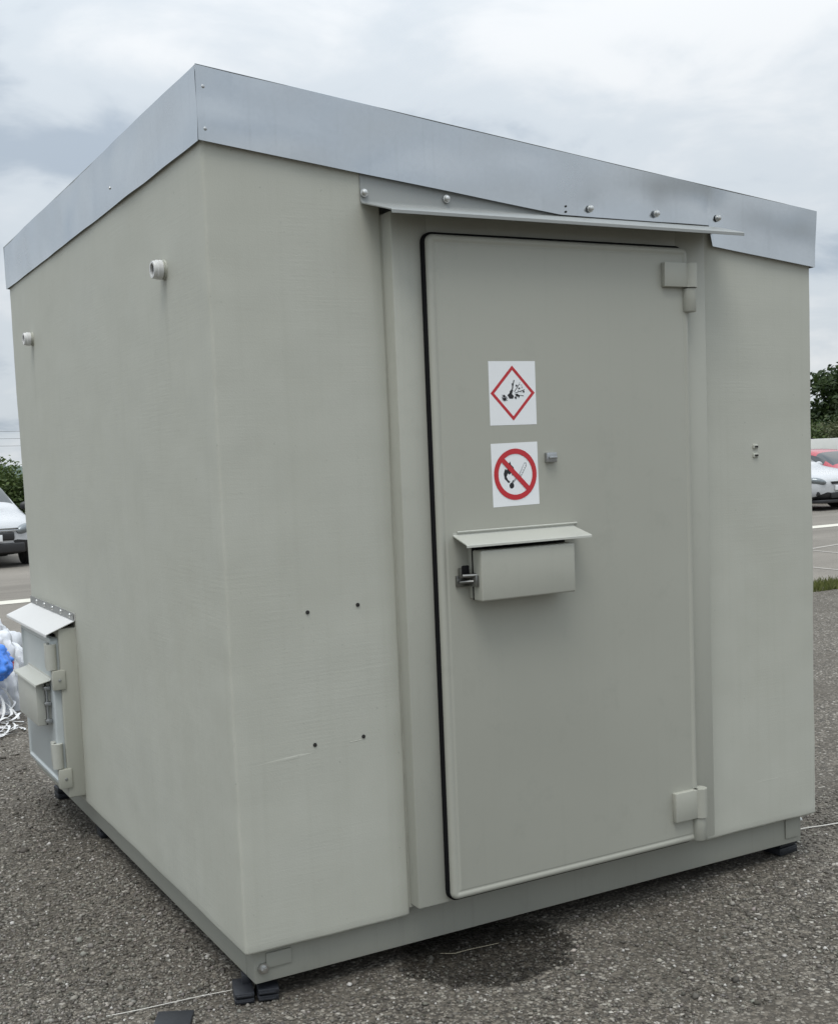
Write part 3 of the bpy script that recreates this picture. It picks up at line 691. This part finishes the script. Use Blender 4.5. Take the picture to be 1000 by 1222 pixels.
for (a, m_, b), lb in zip((((-.42, 3.93, .006), (-.1, 4.10, .03), (.17, 4.15, .012)), ((-.42, 4.12, .006), (-.12, 4.21, .035), (.16, 4.22, .015)), ((-.25, 4.55, .07), (-.02, 4.33, .05), (.15, 4.19, .02))),
                          ('loose white packing strap lying nearest the shelter on the stony ground', 'loose white packing strap running out level from the strap heap', 'loose white packing strap hanging down over the strap heap')):
    bm = bmesh.new(); pts = []
    for k in range(15):
        t = k/14; p = Vector(a)*(1-t)**2+Vector(m_)*2*t*(1-t)+Vector(b)*t*t; pts.append(p)
    band(bm, pts, .016); tag(obj('packing_strap', bm, STRAP, None, 50), lb, 'strap', 'loose packing straps')

# ------------------------------------------------------------------ parked cars (nose towards -y)
GLASS = plain('car_glass', (0.03, 0.036, 0.038), 0.06, 0, .05); GLASS.node_tree.nodes['Principled BSDF'].inputs['Specular IOR Level'].default_value = .8
CBLK = plain('car_black_plastic', (0.018, 0.018, 0.019), 0.5); TYRE = plain('tyre_rubber', (0.02, 0.02, 0.02), 0.85); RIM = plain('wheel_alloy', (0.45, 0.45, 0.46), 0.35, 0.9)
LAMP = plain('headlamp_lens', (0.20, 0.22, 0.23), 0.12, 0.35, .3, 30); CHROME = plain('chrome_trim', (0.65, 0.66, 0.67), 0.15, 1.0); PLATE = plain('plate_white', (0.72, 0.73, 0.74), 0.4)
def carpaint(name, c):
    m = plain(name, c, 0.28, 0, .02); b = m.node_tree.nodes['Principled BSDF']; b.inputs['Coat Weight'].default_value = .6; b.inputs['Coat Roughness'].default_value = .05; return m
ST = [  # y, half width, bottom, shoulder, top, top half width
 (.00, .56, .34, .60, .64, .44), (.07, .74, .24, .66, .73, .60), (.22, .83, .20, .74, .82, .68), (.50, .865, .19, .82, .895, .72), (.85, .87, .19, .875, .95, .74), (1.08, .87, .19, .91, .995, .74),
 (1.22, .87, .19, .925, 1.06, .72), (1.45, .87, .19, .935, 1.22, .67), (1.78, .87, .19, .94, 1.40, .62), (2.10, .87, .19, .945, 1.455, .61), (2.65, .87, .19, .955, 1.47, .61), (3.20, .87, .19, .97, 1.43, .59), (3.52, .865, .20, .98, 1.33, .57), (3.78, .85, .22, .96, 1.06, .60), (3.93, .80, .28, .82, .88, .60), (4.0, .66, .34, .66, .72, .50)]
def car(name, loc, paint, label, style, sy=1.0, sx=1.0, sz=1.0, rz=0.0):
    root = empty(name, loc, label, 'car', 'cars parked in the row behind', rz)
    vs = []; fs = []; mi = []; S = len(ST)
    for y, hw, zb, zs, zt, wt in ST:
        half = [(0, zb), (hw*.75, zb), (hw*.95, zb+.09), (hw, zb+(zs-zb)*.45), (hw*.985, zb+(zs-zb)*.80), (hw*.935, zs), (wt*1.0, zt-.035), (wt*.72, zt+.005), (0, zt+.022)]
        ring = half + [(-x, z) for x, z in half[-2:0:-1]]
        vs += [(x*sx, y*sy, z*sz) for x, z in ring]
    n = 16
    for i in range(S-1):
        for k in range(n):
            fs.append((i*n+k, i*n+(k+1) % n, (i+1)*n+(k+1) % n, (i+1)*n+k))
            m = 0
            if k in (5, 10) and 7 <= i <= 11 and i != 9: m = (2 if k == 5 else 3) + (4 if i > 9 else 0)
            if k in (6, 7, 8, 9) and 6 <= i <= 7: m = 1
            if k in (6, 7, 8, 9) and 12 <= i <= 12: m = 4
            if k in (0, 1, 14, 15) or (style == 0 and k in (2, 13)): m = 5
            mi.append(m)
    fs += [tuple(range(n))[::-1], tuple((S-1)*n+k for k in range(n))]; mi += [0, 0]
    me = bpy.data.meshes.new('tmp'); me.from_pydata(vs, [], fs); me.polygons.foreach_set('material_index', mi)
    for k in range(8): me.materials.append(paint)
    t = bpy.data.objects.new('tmp', me); COL.objects.link(t); md = t.modifiers.new('s', 'SUBSURF'); md.levels = 2; md.render_levels = 2
    dg = bpy.context.evaluated_depsgraph_get(); ev = t.evaluated_get(dg).to_mesh()
    for m, (nm, mt) in enumerate((('body', paint), ('windscreen', GLASS), ('side_window', GLASS), ('side_window', GLASS), ('rear_window', GLASS), ('lower_trim', CBLK), ('side_window', GLASS), ('side_window', GLASS))):
        b2 = bmesh.new(); b2.from_mesh(ev); bmesh.ops.delete(b2, geom=[f for f in b2.faces if f.material_index != m], context='FACES')
        for f in b2.faces: f.material_index = 0
        obj(nm, b2, mt, root, 60)
    t.evaluated_get(dg).to_mesh_clear(); bpy.data.objects.remove(t); bpy.data.meshes.remove(me)
    for sd in (-1, 1):
        for y in (.78, 3.28):
            wb = bmesh.new(); lathe_x(wb, [(0, .24), (.0, .305), (.03, .32), (.17, .32), (.2, .30)], (sd*.885*sx, y*sy, .318), 24, 0, -sd)
            wh = obj('wheel', wb, TYRE, root, 30)
            rb = bmesh.new(); lathe_x(rb, [(0, .05), (-.006, .06), (.006, .12), (-.004, .20), (.002, .225), (.02, .23)], (sd*.885*sx, y*sy, .318), 20, 0, -sd); obj('rim', rb, RIM, wh)
            ab = bmesh.new(); lathe_x(ab, [(0, .375), (.02, .37), (.15, .36)], (sd*.874*sx, y*sy, .335), 24, 0, -sd); obj('wheel_arch', ab, CBLK, root)
        # headlamp: swept teardrop following the nose
        hb = bmesh.new(); bmesh.ops.create_uvsphere(hb, u_segments=16, v_segments=10, radius=1)
        for v in hb.verts:
            c = v.co.copy(); v.co = Vector((sd*(.655*sx + c.x*.165), .135*sy + c.y*.12 + (c.x*.10), (.635 if style == 0 else .655)*sz + c.z*(.092 if style == 0 else .085) + c.x*.030))
        hl = obj('headlamp', hb, LAMP, root)
        fb = bmesh.new(); lathe_x(fb, [(0, .05), (.012, .045), (.014, .02)], (sd*.60*sx, .075*sy, .385*sz), 14, 1); obj('fog_lamp', fb, LAMP, root)
        mb = bmesh.new(); bmesh.ops.create_uvsphere(mb, u_segments=12, v_segments=8, radius=1)
        for v in mb.verts: v.co = Vector((sd*(.95*sx+v.co.x*.11), 1.42*sy+v.co.y*.06, .985*sz+v.co.z*.075))
        obj('wing_mirror', mb, CBLK if style == 0 else paint, root)
    # grille, intake, chrome bars, plate
    def slab(nm, x, z0, z1, y0, y1, mt, bev=.02): obj(nm, bbox(bmesh.new(), (-x*sx, y0*sy, z0*sz), (x*sx, y1*sy, z1*sz), bev, 3), mt, root)
    if style == 0:
        slab('grille', .46, .46, .60, -.020, .25, CBLK, .03); slab('lower_intake', .62, .25, .42, -.015, .3, CBLK, .03)
        for z in (.625, .665): slab('chrome_bar', .52, z-.008, z+.008, -.012, .2, CHROME, .004)
    else:
        slab('grille', .34, .585, .645, -.012, .2, CBLK, .02); slab('chrome_bar', .36, .640, .658, -.02, .2, CHROME, .006); slab('lower_intake', .36, .27, .40, -.012, .3, CBLK, .02); slab('lower_trim', .70, .17, .245, .00, .4, CBLK, .02)
        for sd in (-1, 1): obj('side_intake', bbox(bmesh.new(), (sd*.58*sx-.13, .055, .33), (sd*.58*sx+.13, .2, .42), .02, 2), CBLK, root)
    slab('number_plate', .26, .45, .56, -.032, .0, PLATE, .004)
    return root
WHITE = carpaint('white_car_paint', (0.46, 0.47, 0.48)); REDC = carpaint('red_car_paint', (0.36, 0.012, 0.03))
car('parked_car', (2.13, 17.05, -.006), WHITE, 'white hatchback with black bumper behind the shelter, left edge', 0)
car('parked_car', (19.62, 14.75, -.006), WHITE, 'white car showing its headlamp beyond the right wall', 1, 1.06, 1.0, .97)
car('parked_car', (22.05, 15.25, -.006), REDC, 'dark red car parked behind the white car on the right', 1, 1.04, 1.0, .88)

# ------------------------------------------------------------------ boundary wall, plants, trees
CONC = plain('pale_render', (0.66, 0.66, 0.63), 0.85, 0, .15, 2, .2)
wr = empty('boundary_wall', (0, 28.5, 0), 'pale low boundary wall behind the parked cars', 'wall')
for i in range(9):
    x = 16.1 + i*5.2
    box('wall_panel', (x+.2, .0, -.012), (x+5.0, .16, 1.52), CONC, wr, .01); box('wall_pier', (x-.198, -.06, -.012), (x+.198, .24, 1.74), CONC, wr, .015)
def leaves(bm_data, c, rad, n, size, rs, shell=.55, flat=.0):
    vs, fs = bm_data
    for _ in range(n):
        d = Vector((rs.gauss(0, 1), rs.gauss(0, 1), rs.gauss(0, 1))).normalized(); k = rs.uniform(shell, 1.0)*(1+.22*noise.noise(d*2.2+Vector(c)))
        p = Vector((c[0]+d.x*rad[0]*k, c[1]+d.y*rad[1]*k, c[2]+d.z*rad[2]*k))
        if p.z < .02: continue
        s = size*rs.uniform(.6, 1.4); a = Vector((rs.gauss(0, 1), rs.gauss(0, 1), rs.gauss(0, .6))).normalized(); b = a.cross(Vector((rs.gauss(0, 1), rs.gauss(0, 1), rs.gauss(0, 1)))).normalized()
        i = len(vs); vs += [p-a*s, p-b*s*.5+Vector((0, 0, .1*s)), p+a*s, p+b*s*.5]; fs.append((i, i+1, i+2, i+3))
LEAF_D = leaf_mat('dark_foliage', [(.018, .034, .012), (.035, .060, .018), (.060, .088, .026)])
LEAF_M = leaf_mat('mid_foliage', [(.045, .072, .022), (.085, .125, .036), (.135, .175, .06)])
LEAF_P = leaf_mat('pale_foliage', [(.07, .085, .04), (.11, .125, .06), (.16, .165, .09)])
BARK = plain('bark', (.09, .07, .05), .9, 0, .3, 12)
def tree(loc, h, rx, label, mat, seed, n=5200, size=.16, group='trees behind the boundary wall', name='broadleaf_tree'):
    rs = random.Random(seed); t = empty(name, loc, label, 'tree', group)
    bm = bmesh.new(); th = h*.45; tube(bm, [(0, 0, -.1), (.03, .02, th*.5), (.0, .05, th), (.05, 0, h*.75)], [.06*h*.6, .045*h*.6, .035*h*.6, .01*h], 8)
    clumps = []
    for k in range(22):
        a = rs.uniform(0, 6.28); e = rs.uniform(-.35, 1); r = rs.uniform(.35, .95)*math.sqrt(max(.1, 1-(e*.8)**2)); c = (math.cos(a)*rx*r, math.sin(a)*rx*r, h*.58+e*h*.36)
        clumps.append(c); tube(bm, [(0, .03, th*rs.uniform(.6, 1.0)), (c[0]*.5, c[1]*.5, (th+c[2])*.5), c], [.018*h*.6, .012*h*.6, .004*h], 5)
    obj('trunk', bm, BARK, t)
    dat = ([], [])
    for c in clumps: leaves(dat, c, (rx*.42, rx*.42, h*.17), n//22, size, rs, .15)
    obj('crown', (dat[0], [], dat[1]), mat, t, 0); return t
tree((45.6, 34.8, 0), 4.9, 3.3, 'dark rounded tree rising above the wall right of the shelter', LEAF_D, 3, 15000, .15)
tree((52.0, 38.5, 0), 6.4, 3.4, 'dark tree just beyond the rounded tree on the right', LEAF_D, 4, 6000, .18)
tree((36.0, 41.5, 0), 4.6, 2.6, 'smaller dark tree hidden behind the right wall of the shelter', LEAF_D, 5, 4500, .17)
def bush(loc, rad, label, mat, seed, n, size, group, name='bush', cat='bush'):
    rs = random.Random(seed); t = empty(name, loc, label, cat, group); dat = ([], []); bm = bmesh.new()
    for k in range(9):
        c = (rs.uniform(-.6, .6)*rad[0], rs.uniform(-.6, .6)*rad[1], rs.uniform(.35, .7)*rad[2]); leaves(dat, c, (rad[0]*.5, rad[1]*.5, rad[2]*.42), n//9, size, rs, .3)
        tube(bm, [(c[0]*.2, c[1]*.2, -.05), c], [.05, .015], 5)
    obj('stems', bm, BARK, t); obj('foliage', (dat[0], [], dat[1]), mat, t, 0); return t
BG = 'bushes behind the boundary wall'
for i, (x, y, rx, hz, mt, lb) in enumerate([(31.5, 30.6, 2.0, 2.2, LEAF_P, 'pale bush over the wall, nearest the shelter edge'), (35.3, 30.9, 2.1, 2.5, LEAF_M, 'mid green bush over the wall below the dark tree'), (38.8, 31.2, 2.0, 2.2, LEAF_P, 'pale bush over the wall just past the mid green bush'), (36.5, 33.8, 2.3, 3.0, LEAF_M, 'taller green bush between wall and dark tree'), (41.0, 33.6, 2.3, 2.9, LEAF_D, 'dark bush at the foot of the dark tree')]):
    bush((x, y, 0), (rx, 1.2, hz), lb, mt, 20+i, 6000, .075, BG)
HG = 'shrubs of the far hedge'
hx = [(5.5, 40, 1.7, 2.1, LEAF_M), (7.6, 41, 1.7, 1.95, LEAF_M), (9.3, 40.3, 1.7, 2.0, LEAF_M), (11.2, 41, 1.8, 2.5, LEAF_D), (13.3, 40.5, 1.8, 2.1, LEAF_M), (15.8, 41, 1.9, 2.6, LEAF_D)]
hl = ['hedge shrub at the far left edge of the picture', 'pale hedge shrub behind the white hatchback windscreen', 'mid green hedge shrub above the white hatchback bonnet', 'dark hedge shrub just left of the shelter side wall', 'green hedge shrub behind the shelter side wall', 'dark hedge shrub deepest behind the shelter']
for i, (x, y, rx, hz, mt) in enumerate(hx): bush((x, y-7, 0), (rx, 1.3, hz*.93), hl[i], mt, 40+i, 9000, .065, HG, 'hedge_shrub', 'shrub')
# low wooded rise far off
bm = bmesh.new(); g = {}
for i in range(121):
    for j in range(13):
        x = -260+i*6.5; y = 330+j*14; e = math.sin(math.pi*j/12); hz = 8.5*e*(.55+.45*noise.noise(Vector((x*.011, y*.004, 2))))+1.5*e*noise.noise(Vector((x*.06, y*.05, 1)))+.9*e*noise.noise(Vector((x*.25, y*.2, 1)))
        g[i, j] = bm.verts.new((x, y, hz-.3))
for i in range(120):
    for j in range(12): bm.faces.new((g[i, j], g[i+1, j], g[i+1, j+1], g[i, j+1]))
HILL = plain('far_woodland', (.075, .105, .085), .95, 0, .45, .25)
tag(obj('hill', bm, HILL, None, 60), 'low wooded rise on the horizon', 'hill', kind='structure')
# overhead lines
POLEM = plain('weathered_pole', (.22, .20, .18), .9)
PX = (-28, 24, 76)
for x, lb in zip(PX, ('wooden utility pole far off to the left', 'wooden utility pole carrying the wires left of the shelter', 'wooden utility pole far behind the shelter')):
    t = empty('utility_pole', (x, 197, 0), lb, 'utility pole', 'poles of the overhead line'); obj('pole', tube(bmesh.new(), [(0, 0, -.3), (0, 0, 9.0)], [.16, .10], 10), POLEM, t)
    for z in (8.55, 7.35, 6.15): box('crossarm', (-.07, -.6, z-.06), (.07, .6, z+.06), POLEM, t)
WIRE = plain('cable_grey', (.10, .11, .12), .6)
for z, lb in ((8.6, 'uppermost overhead wire left of the shelter'), (7.4, 'middle overhead wire left of the shelter'), (6.2, 'lowest overhead wire left of the shelter')):
    pts = []
    for a, b in zip(PX, PX[1:]):
        for k in range(16): t = k/16; pts.append((a+(b-a)*t, 197, z-2.2*.8*t*(1-t)))
    pts.append((PX[-1], 197, z)); tag(obj('overhead_wire', tube(bmesh.new(), pts, .028, 5), WIRE), lb, 'wire', 'overhead wires')
